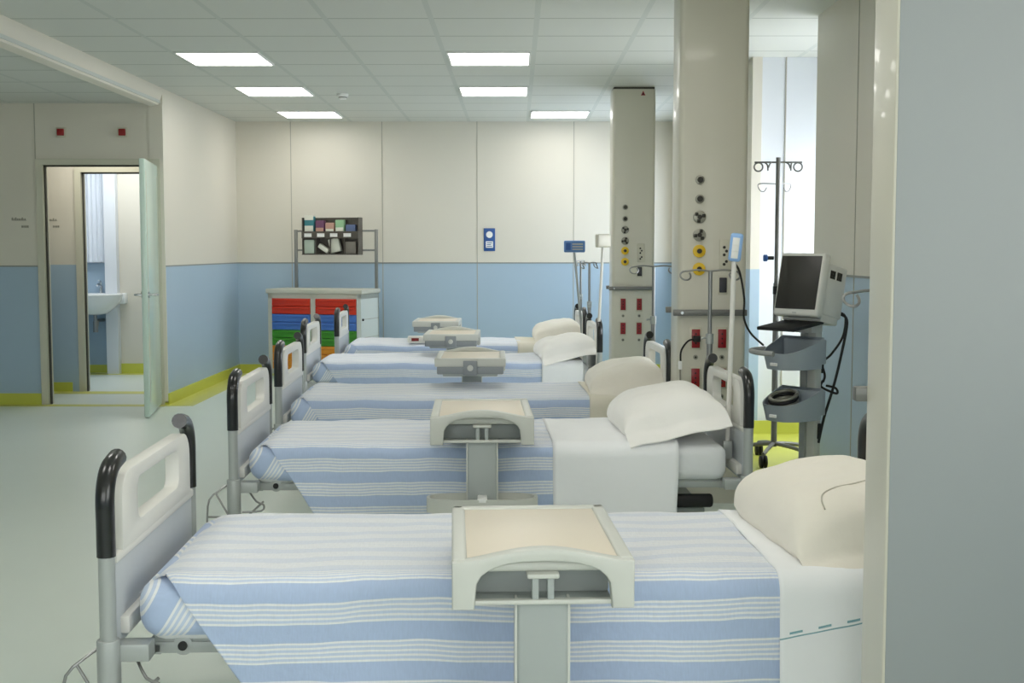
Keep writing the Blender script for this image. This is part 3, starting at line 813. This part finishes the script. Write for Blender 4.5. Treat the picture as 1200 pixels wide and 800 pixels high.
def pillow_top(u, v, lx, ly, th, seed, fl):
    """Point on the upper skin; v=-1 is the open hemmed end of the case."""
    cr = 1 - .13 * (u * u * v * v) ** 2 * (1 if v > 0 else .25)
    x = u * lx / 2 * cr * (1 - .03 * (1 - v * v) * abs(u) ** 4); y = v * ly / 2 * cr * (1 - .03 * (1 - u * u) * abs(v) ** 4)
    a = min(1, abs(u) / .985)
    b = min(1, abs(v) / (1 - fl * 1.5)) if v < 0 else min(1, v / .985)
    tk = max(0, 1 - a ** 3.2) ** .5 * max(0, 1 - b ** 3.4) ** .5
    w = (noise.noise(Vector((x * 7 + seed, y * 7, seed))) * .012 + noise.noise(Vector((x * 18 + seed, y * 18, 2))) * .005) * min(1, tk * 3)
    dz = -.055 * min(1, max(0, (-v - 1 + fl * 2.0) / (fl * 2.0))) ** 1.2 if v < 0 else 0
    ed = dz + .016 * noise.noise(Vector((x * 9 + seed, y * 9, 9))) * (1 - tk)
    return x, y, th * .62 * tk + w + .0025 + ed, -th * .38 * tk - .0025 + ed
def pillow(lx, ly, th, seed, fl=.10, m='pillow'):
    mb = MB(); n = 44; top = []; bot = []
    for i in range(n + 1):
        rt = []; rb = []
        for j in range(n + 1):
            u = math.sin((-1 + 2 * i / n) * PI / 2) * .5 + (-1 + 2 * i / n) * .5
            v = math.sin((-1 + 2 * j / n) * PI / 2) * .5 + (-1 + 2 * j / n) * .5
            x, y, zt, zb = pillow_top(u, v, lx, ly, th, seed, fl)
            rt.append((x, y, zt)); rb.append((x, y, zb))
        top.append(rt); bot.append(rb)
    mb.grid(top, M[m]); mb.grid([r[::-1] for r in bot], M[m])
    bor = [e for e in mb.bm.edges if e.is_boundary]
    bmesh.ops.bridge_loops(mb.bm, edges=bor)
    for f in mb.bm.faces: f.smooth = True
    bmesh.ops.recalc_face_normals(mb.bm, faces=mb.bm.faces)
    return mb
pl = [(1.975, .455, .590, .47, .80, .215, R(-9), R(4), 'pillow', 'large plump cream pillow on the nearest bed beside the foreground column'),
      (1.895, .42, .608, .47, .78, .19, R(-12), R(2), 'pillowwhite', 'white pillow with a wide hem tilted up at the head of the second bed'),
      (1.985, .44, .600, .45, .76, .155, R(-12), R(-2), 'pillow', 'cream pillow with a wide hem at the head of the middle bed'),
      (1.965, .40, .601, .45, .76, .155, R(-12), R(4), 'pillowwhite', 'white pillow tilted up at the head of the fourth bed'),
      (1.975, .46, .601, .45, .76, .18, R(-10), R(0), 'pillow', 'cream pillow on the farthest bed, behind the white one')]
for k, (x, y, z, lx, ly, th, tl, rz, m, lb) in enumerate(pl):
    o = pillow(lx, ly, th, k * 3.1, .12, m).build('pillow')
    o.matrix_world = bm_(k) @ Matrix.Translation((x, y, z)) @ Matrix.Rotation(rz, 4, 'Z') @ Matrix.Rotation(tl, 4, 'Y')
    tag(o, lb, 'pillow', 'bed pillows')
    if k == 0:
        uvp = [(-.52, -.66), (-.50, -.58), (-.42, -.50), (-.25, -.46), (0, -.43), (.25, -.41), (.5, -.40), (.75, -.39)]
        mb = MB(); mb.tube([(q[0], q[1], q[2] + .001) for q in (pillow_top(a, b, lx, ly, th, 0., .12) for a, b in uvp)], .0022, M['piping'], n=6)
        part(mb, 'seam', o)
o = None
# device with a red readout on the farthest bed
dv = thing('bedside_readout', 'small white box with a red readout lying on the farthest bed', 'device', (-.87, 10.88, .535), R(3))
mb = MB(); mb.box((-.10, -.05, 0), (.09, .05, .06), M['panel'], .01); part(mb, 'case', dv)
mb = MB(); mb.box((-.065, -.053, .018), (.0, -.049, .045), M['reddisplay']); part(mb, 'readout', dv)

# ------------------------------------------------------------------ overbed tables
def make_table(label, ZP, dz=0.):
    t = thing('overbed_table', label, 'table', (0, 0, 0), 0, 'overbed tables')
    w = .213
    # shell: raised arched front with two cheeks
    outer = [(-w, -.118), (-w, -.005)]
    for k in range(13):
        u = -1 + 2 * k / 12
        outer.append((u * .17, .0 + .026 * math.cos(u * PI / 2) ** 1.2))
    outer += [(w, -.005), (w, -.118), (w - .052, -.118)]
    for k in range(15):
        a = PI * k / 14
        outer.append((.158 * math.copysign(abs(math.cos(a)) ** .8, math.cos(a)), -.085 + .080 * math.sin(a) ** .7))
    outer += [(-w + .052, -.118)]
    outer = [(x, z + ZP) for x, z in outer]
    mb = MB()
    mb.prism(outer, -.075, -.035, M['tray'], bev=.008, smooth=True)
    mb.box((-w, -.05, ZP - .036), (w, .53, ZP - .006), M['tray'], .014, 3)
    for s in (-1, 1):
        mb.box((s * (w - .018) - .018, -.06, ZP - .046), (s * (w - .018) + .018, .53, ZP + .001), M['tray'], .008, 3)
        mb.box((s * (w - .012) - .012, -.06, ZP - .118), (s * (w - .012) + .012, .10, ZP - .02), M['tray'], .008)
    mb.box((-w, .50, ZP - .05), (w, .535, ZP + .001), M['tray'], .008, 3)
    part(mb, 'tray_shell', t)
    mb = MB(); mb.box((-w + .034, -.035, ZP - .02), (w - .034, .503, ZP - .004), M['traytan'], .004); part(mb, 'tray_top', t, 'tan tray surface')
    mb = MB(); mb.box((-.165, .03, ZP - .108), (.165, .525, ZP - .045), M['traygrey'], .008); mb.box((-.165, -.05, ZP - .112), (.165, .04, ZP - .104), M['traygrey'], .003); mb.box((-.165, -.062, ZP - .110), (.165, -.04, ZP - .098), M['tray'], .004)
    mb.box((-.2, .42, ZP - .095), (.2, .532, ZP - .045), M['traydark'], .008)
    part(mb, 'under_tray', t, 'grey tray carrier')
    mb = MB(); mb.box((-.038, -.066, ZP - .048), (.038, .03, ZP - .036), M['tray'], .004)
    for x in (-.026, .01): mb.box((x, -.058, ZP - .106), (x + .016, -.03, ZP - .04), M['traygrey'], .003)
    part(mb, 'release_handle', t)
    mb = MB(); mb.box((-.042, .525, ZP - .098), (.042, .545, ZP - .012), M['traydark'], .005)
    mb.cyl((0, .545, ZP - .055), (0, .56, ZP - .055), .018, M['tray'], bev=.003); part(mb, 'locking_knob', t)
    mb = MB(); mb.box((-.061, -.045, .12), (.061, .0, ZP - .10), M['traygrey'], .010, 3)
    mb.box((-.066, -.040, .12), (-.058, -.004, ZP - .10), M['tray'], .003); mb.box((.058, -.040, .12), (.066, -.004, ZP - .10), M['tray'], .003)
    part(mb, 'column', t)
    mb = MB(); ring = []
    a, b, n = .23, .085, 40
    outl, inn = [], []
    for k in range(n):
        an = 2 * PI * k / n; c, s = math.cos(an), math.sin(an)
        sx = math.copysign(abs(c) ** .75, c); sy = math.copysign(abs(s) ** .75, s)
        outl.append((a * sx, -.045 + b * sy)); inn.append(((a - .014) * sx, -.045 + (b - .014) * sy))
    mb.prism(outl, .285 + dz, .345 + dz, M['tray'], axis='z', holes=[inn], smooth=True); mb.prism(inn, .285 + dz, .295 + dz, M['tray'], axis='z')
    mb.box((-.02, -.13, .33 + dz), (.02, -.04, .352 + dz), M['white'], .006)
    part(mb, 'column_shroud', t)
    mb = MB(); mb.box((-.26, -.06, .07), (.26, .0, .115), M['tray'], .012)
    for x in (-.235, .235): mb.box((x - .025, -.05, .07), (x + .025, .50, .11), M['tray'], .012)
    part(mb, 'base', t)
    for x in (-.235, .235):
        for y in (-.03, .47):
            mb = MB(); mb.cyl((x, y, .04), (x, y, .08), .01, M['steel'])
            for s in (-1, 1): mb.cyl((x + s * .006, y, .03), (x + s * .022, y, .03), .03, M['matblack'], n=18, bev=.003)
            part(mb, 'castor', t)
    return t
tl = ['overbed table with a tan tray across the nearest bed', 'overbed table with a curved column shroud across the second bed', 'overbed table across the middle bed, its knob towards us',
      'overbed table across the fourth bed, third from the far wall end', 'overbed table across the farthest bed, closest to the far wall']
tl[3] = 'overbed table across the fourth bed, between two others'
t0 = make_table(tl[0], .645, -.10); t0.location = (.060, 2.855, 0); t0.rotation_euler = (0, 0, R(3))
t1 = make_table(tl[1], .68); t1.location = (-.142, 5.03, 0); t1.rotation_euler = (0, 0, R(2))
t2 = make_table(tl[2], .713); t2.location = (-.285, 7.80, 0); t2.rotation_euler = (0, 0, R(181))
dup(t2, (-.505, 9.90, 0), R(180), tl[3])
dup(t2, (-.735, 11.62, 0), R(180), tl[4])

# ------------------------------------------------------------------ drip poles on the beds
def hook_arm(mb, z, s, m, rr=.0045, big=.035):
    pts = [(0, 0, z), (s * .07, 0, z + .006), (s * .12, 0, z)]
    for k in range(9):
        a = PI / 2 - k * 2 * PI * .86 / 8
        pts.append((s * (.125 + big * 1.2 * math.cos(a)), .012 * math.sin(k), z - big + big * math.sin(a)))
    mb.tube(pts, rr, m, n=8, sub=4)
def make_pole(label):
    t = thing('drip_pole', label, 'drip pole', (0, 0, 0), 0, 'drip poles fixed to the beds')
    mb = MB(); mb.cyl((0, 0, .25), (0, 0, .90), .015, M['steel']); mb.cyl((0, 0, .88), (0, 0, 1.245), .010, M['steel']); mb.cyl((0, 0, .88), (0, 0, .93), .02, M['greymetal'])
    mb.tube([(0, 0, .905), (-.03, -.01, .91), (-.045, -.01, .905)], .006, M['greymetal'], n=8)
    part(mb, 'pole', t)
    mb = MB()
    for s in (-1, 1): hook_arm(mb, 1.245, s, M['steel'], .0048, .022)
    part(mb, 'hooks', t)
    mb = MB(); mb.box((-.045, -.055, .45), (.015, .02, .49), M['greymetal'], .004); mb.box((-.045, -.055, .60), (.015, .02, .575), M['greymetal'], .004); part(mb, 'clamp', t)
    return t
pl_lab = ['drip pole with curled hooks half hidden by the foreground column', 'drip pole with curled hooks in front of the middle column', 'drip pole with curled hooks beside the far column',
          'right one of two slim drip poles at the heads of the far beds', 'left one of two slim drip poles at the heads of the far beds']
pxy = [(1.20, 3.93), (.975, 6.14), (.875, 7.79), (.60, 10.02), (.62, 11.75)]
pole0 = make_pole(pl_lab[0]); pole0.location = (*pxy[0], -.02); pole0.rotation_euler = (0, 0, R(8))
for k in range(1, 5): dup(pole0, (*pxy[k], 0.01), R([8, 4, 5, 60, 70][k]), pl_lab[k])

# control handsets on slanting arms
def handset(name, label, base, top, size, face, kind, rz, tilt=0.):
    t = thing(name, label, 'handset', base, 0)
    d = Vector(top) - Vector(base)
    mb = MB(); mb.cyl((0, 0, 0), d, .011, M['panel'] if kind != 'blue' else M['greymetal']); mb.box((-.02, -.02, -.03), (.02, .02, .05), M['greymetal'], .004); part(mb, 'arm', t)
    w, h = size
    R4 = Matrix.Translation(d) @ Matrix.Rotation(rz, 4, 'Z') @ Matrix.Rotation(tilt, 4, 'Y')
    mb = MB(); mb.box((-w / 2, -.022, 0), (w / 2, .022, h), face, .012, 3, mx=R4); hs = part(mb, 'handset_body', t)
    if kind != 'back':
        mb = MB()
        if kind == 'keys':
            for z in (.25, .47, .70): mb.box((-w * .28, -.026, h * z - .018), (w * .28, -.020, h * z + .018), M['white'], .003, mx=R4)
        else:
            mb.box((-w * .42, -.026, h * .2), (-w * .2, -.020, h * .8), M['signblue'], mx=R4)
            for k in range(3): mb.box((-w * .12, -.026, h * (.2 + k * .22)), (w * .38, -.020, h * (.32 + k * .22)), M['greymetal'], mx=R4)
        part(mb, 'keys', hs)
    return t
handset('bedside_handset', 'pale blue handset with white keys on a white pole at the second bed', (.945, 5.42, .46), (.965, 5.42, 1.31), (.055, .125), M['keypad'], 'keys', R(-14), R(6))
handset('bedside_handset', 'blue control panel on a slanting grey arm at the farthest bed', (.605, 10.93, .45), (.52, 10.93, 1.34), (.19, .105), M['displayblue'], 'blue', R(4))
handset('bedside_handset', 'beige control panel on a slanting arm beside the far column', (.60, 9.12, .40), (.645, 9.12, 1.38), (.12, .10), M['column'], 'back', R(30))

# ------------------------------------------------------------------ drip stand in the alcove
st = thing('drip_stand', 'tall wheeled drip stand with ring hooks in front of the bright alcove', 'drip stand', (1.66, 7.80, 0))
mb = MB(); mb.cyl((0, 0, .10), (0, 0, 1.15), .019, M['darkmetal']); mb.cyl((0, 0, 1.10), (0, 0, 1.945), .0145, M['darkmetal']); mb.cyl((0, 0, 1.08), (0, 0, 1.13), .022, M['matblack']); part(mb, 'pole', st)
mb = MB(); mb.cyl((-.02, -.0, 1.31), (-.065, 0, 1.31), .012, M['matblack']); mb.cyl((-.06, 0, 1.31), (-.085, 0, 1.31), .022, M['signblue'], bev=.004); part(mb, 'clamp_knob', st)
mb = MB()
mb.tube([(-.15, 0, 1.915), (.15, 0, 1.915)], .0055, M['darkmetal'], n=8)
for s in (-1, 1):
    ring = [(s * .125 + .027 * math.cos(2 * PI * k / 14), 0, 1.885 + .027 * math.sin(2 * PI * k / 14)) for k in range(14)]
    mb.tube(ring, .0052, M['darkmetal'], n=8, sub=2, closed=True)
    mb.tube([(s * .085, 0, 1.912), (s * .075, -.03, 1.895), (s * .072, -.035, 1.86)], .005, M['darkmetal'], n=8); mb.tube([(s * .045, 0, 1.915), (s * .06, -.03, 1.90), (s * .07, -.03, 1.875)], .005, M['darkmetal'], n=8)
part(mb, 'ring_hooks', st)
mb = MB()
for s in (-1, 1):
    mb.tube([(0, .03, 1.78), (s * .10, .10, 1.785), (s * .095, .10, 1.745), (s * .07, .09, 1.735), (s * .055, .08, 1.76)], .0035, M['steel'], n=6, sub=4)
part(mb, 'lower_hooks', st)
for k in range(5):
    a = R(18 + 72 * k + 10)
    e = Vector((.26 * math.cos(a), .26 * math.sin(a), .085))
    mb = MB(); mb.tube([(0, 0, .12), e * .5 + Vector((0, 0, .065)), e], .013, M['darkmetal'], n=10); lg = part(mb, 'leg', st)
    mb = MB(); mb.cyl(e, (e.x, e.y, .055), .009, M['steel'])
    for s in (-1, 1): mb.cyl((e.x + s * .004, e.y, .04), (e.x + s * .022, e.y, .04), .04, M['matblack'], n=18, bev=.004)
    part(mb, 'castor', lg)

# ------------------------------------------------------------------ patient monitor on its stand
MX, MY = 1.425, 6.0
ANG = R(-50)       # front of the monitor turned towards the left
Mm = Matrix.Rotation(ANG, 4, 'Z')
ps = thing('monitor_stand', 'grey wheeled stand with two bins carrying the patient monitor', 'stand', (MX, MY, 0), ANG)
mb = MB(); mb.box((-.045, .02, .10), (.045, .075, 1.02), M['monitor'], .008); mb.box((-.036, .005, .10), (.0, .03, 1.0), M['greymetal'], .004); part(mb, 'column', ps)
mb = MB(); mb.box((-.11, -.12, .995), (.11, .12, 1.012), M['matblack'], .004, mx=Matrix.Rotation(R(7), 4, 'X')); mb.box((-.05, -.02, .955), (.05, .07, 1.0), M['monitor'], .006); part(mb, 'mounting_plate', ps)
def make_bin(z, front):
    mb = MB(); n = 22; w = .125; dp = .235
    def ring(sc, zz):
        out = []
        for k in range(n + 1):
            a = PI + PI * k / n
            x = w * sc * math.copysign(abs(math.cos(a)) ** .7, math.cos(a)); y = -.02 + dp * sc * (-(abs(math.sin(a)) ** .8))
            t = min(1, max(0, (-y) / dp))
            h = zz(t); out.append((x, y, z + h))
        return out
    hi = lambda t: .165 - .085 * t ** .8
    o1 = ring(.9, lambda t: 0.0); o2 = ring(1.0, hi); i2 = ring(.965, hi); i1 = ring(.87, lambda t: .008)
    mb.grid([o1, o2, i2, i1], M['bin'], close=True)
    c = mb.bm.faces.new([mb.bm.verts.new(p) for p in o1]); c.material_index = 0
    c = mb.bm.faces.new([mb.bm.verts.new(p) for p in i1]); c.material_index = 0
    bmesh.ops.remove_doubles(mb.bm, verts=mb.bm.verts, dist=.0002); bmesh.ops.recalc_face_normals(mb.bm, faces=mb.bm.faces)
    mb.box((-.11, -.03, z + .02), (.11, .022, z + .14), M['bin'], .006)
    mb.box((-.02, -.02 - dp * 1.0 + .005, z + .02), (.02, -.02 - dp * .94, z + .035), M['white'], .002)
    return part(mb, 'storage_bin', ps)
b1 = make_bin(.785, 0); make_bin(.535, 0)
mb = MB(); mb.tube([(-.13, -.15, .875), (-.14, -.24, .872), (-.06, -.30, .87), (.04, -.30, .868)], .013, M['binhandle'], n=10); part(mb, 'grab_handle', b1)
for k in range(5):
    a = R(72 * k + 20); e = Vector((.26 * math.cos(a), .04 + .26 * math.sin(a), .09))
    mb = MB(); mb.tube([(0, .04, .12), (e.x * .5, .04 + (e.y - .04) * .5, .11), e], .016, M['greymetal'], n=10); lg = part(mb, 'leg', ps)
    mb = MB(); mb.cyl(e, (e.x, e.y, .05), .009, M['steel'])
    for s in (-1, 1): mb.cyl((e.x + s * .004, e.y, .038), (e.x + s * .02, e.y, .038), .038, M['matblack'], n=16, bev=.004)
    part(mb, 'castor', lg)
mo = thing('patient_monitor', 'boxy white patient monitor with a dark blank screen', 'monitor', (MX, MY, 1.02), ANG)
TI = Matrix.Translation((0, 0, .0)) @ Matrix.Rotation(R(-12), 4, 'X')
mb = MB(); mb.box((-.132, -.10, .0), (.132, -.045, .315), M['monitor'], .016, 3, mx=TI); mb.box((-.118, -.05, .02), (.118, .12, .275), M['monitor'], .012, 3, mx=TI)
mb.box((-.115, -.04, -.012), (.115, .10, .03), M['monitor'], .008, mx=TI)
part(mb, 'case', mo)
mb = MB(); mb.box((-.118, -.104, .035), (.118, -.098, .298), M['screen'], .003, mx=TI); part(mb, 'screen', mo, 'dark glossy screen')
mb = MB()
for gx in range(2):
    for k in range(7):
        y = -.018 + gx * .055 + k * .006
        mb.box((.116, y, .205), (.120, y + .003, .245), M['outletdark'], mx=TI)
part(mb, 'vent', mo)
mb = MB(); mb.box((-.012, -.102, .015), (.012, -.099, .02), M['greymetal'], mx=TI); part(mb, 'nameplate', mo)
ca = thing('monitor_cable', 'black leads looping down the back of the patient monitor', 'cable', (MX, MY, 0))
mb = MB()
def W3(p): return (p[0] - MX, p[1] - MY, p[2])
def px(x, y, Y): # metres for a lead hanging in the plane Y
    return ((x - 605) / 1430 * Y, Y, 1.36 + (293 - y) / 1430 * Y)
mb.tube([W3(px(*p)) for p in ((984, 366, 6.02), (991, 372, 6.0), (988, 395, 6.0), (975, 415, 6.02), (965, 425, 6.05), (968, 440, 6.05), (966, 448, 6.05))], .006, M['matblack'], n=8)
mb.tube([W3(px(*p)) for p in ((986, 368, 6.02), (993, 378, 6.0), (986, 420, 6.0), (978, 455, 6.0), (968, 490, 6.0), (962, 520, 6.0))], .007, M['matblack'], n=8)
mb.tube([W3(px(*p)) for p in ((966, 446, 6.05), (964, 453, 6.04), (975, 459, 6.0), (983, 461, 5.98), (981, 455, 6.0), (970, 452, 6.04))], .006, M['matblack'], n=8)
mb.tube([W3(px(*p)) for p in ((963, 497, 6.0), (962, 515, 6.0))], .011, M['matblack'], n=8); mb.tube([W3(px(*p)) for p in ((964, 420, 6.05), (964, 437, 6.05))], .012, M['matblack'], n=8)
part(mb, 'lead', ca)
o = thing('handset_cable', 'dark cable curving from the blue handset down to the monitor bins', 'cable', (.97, 5.45, 1.28))
mb = MB()
mb.tube([Vector(px(*p)) - Vector((.97, 5.45, 1.28)) for p in ((857, 305, 5.44), (866, 318, 5.5), (872, 350, 5.6), (872, 372, 5.65), (880, 390, 5.7), (895, 404, 5.8))], .005, M['outletdark'], n=8)
part(mb, 'lead', o)
tc = thing('coiled_cable', 'grey coiled hose lying in the lower bin of the monitor stand', 'cable', tuple(Vector((MX, MY, .62)) + Mm @ Vector((-.02, -.14, 0))), ANG)
mb = MB()
for k in range(3):
    ring = [(.065 * math.cos(2 * PI * j / 16), .065 * math.sin(2 * PI * j / 16), k * .016 + .02 * math.sin(2 * PI * j / 16)) for j in range(16)]
    mb.tube(ring, .009, M['outletgrey'] if k != 1 else M['matblack'], n=8, sub=2, closed=True)
part(mb, 'coil', tc)

# ------------------------------------------------------------------ camera, lights, world
cam = bpy.data.cameras.new('camera'); co = bpy.data.objects.new('camera', cam); COL.objects.link(co)
cam.sensor_width = 36; cam.lens = 1430 / 1200 * 36; cam.clip_end = 100
co.location = (0, 0, 1.36); co.rotation_euler = (PI / 2 - math.atan(107 / 1430), 0, math.atan(5 / 1430))
SC.camera = co
def area(name, loc, rot, sx, sy, power, color):
    l = bpy.data.lights.new(name, 'AREA'); l.shape = 'RECTANGLE'; l.size = sx; l.size_y = sy; l.energy = power; l.color = color
    o = bpy.data.objects.new(name, l); COL.objects.link(o); o.location = loc; o.rotation_euler = rot
area('bathroom_light', (-4.1, 12.7, 2.55), (0, 0, 0), .8, .8, 17, (.93, .97, 1))
area('lobby_light', (-3.9, 11.25, 2.58), (0, 0, 0), .6, .3, 8, (1, .97, .9))
w = bpy.data.worlds.new('world'); SC.world = w; w.use_nodes = True
w.node_tree.nodes['Background'].inputs[0].default_value = (.8, .88, 1, 1); w.node_tree.nodes['Background'].inputs[1].default_value = .4
SC.view_settings.view_transform = 'Standard'; SC.view_settings.look = 'None'; SC.view_settings.exposure = .08; SC.view_settings.gamma = 1.
SC.cycles.max_bounces = 10; SC.cycles.diffuse_bounces = 6; SC.cycles.glossy_bounces = 3; SC.cycles.sample_clamp_indirect = 4
SC.cycles.use_denoising = True
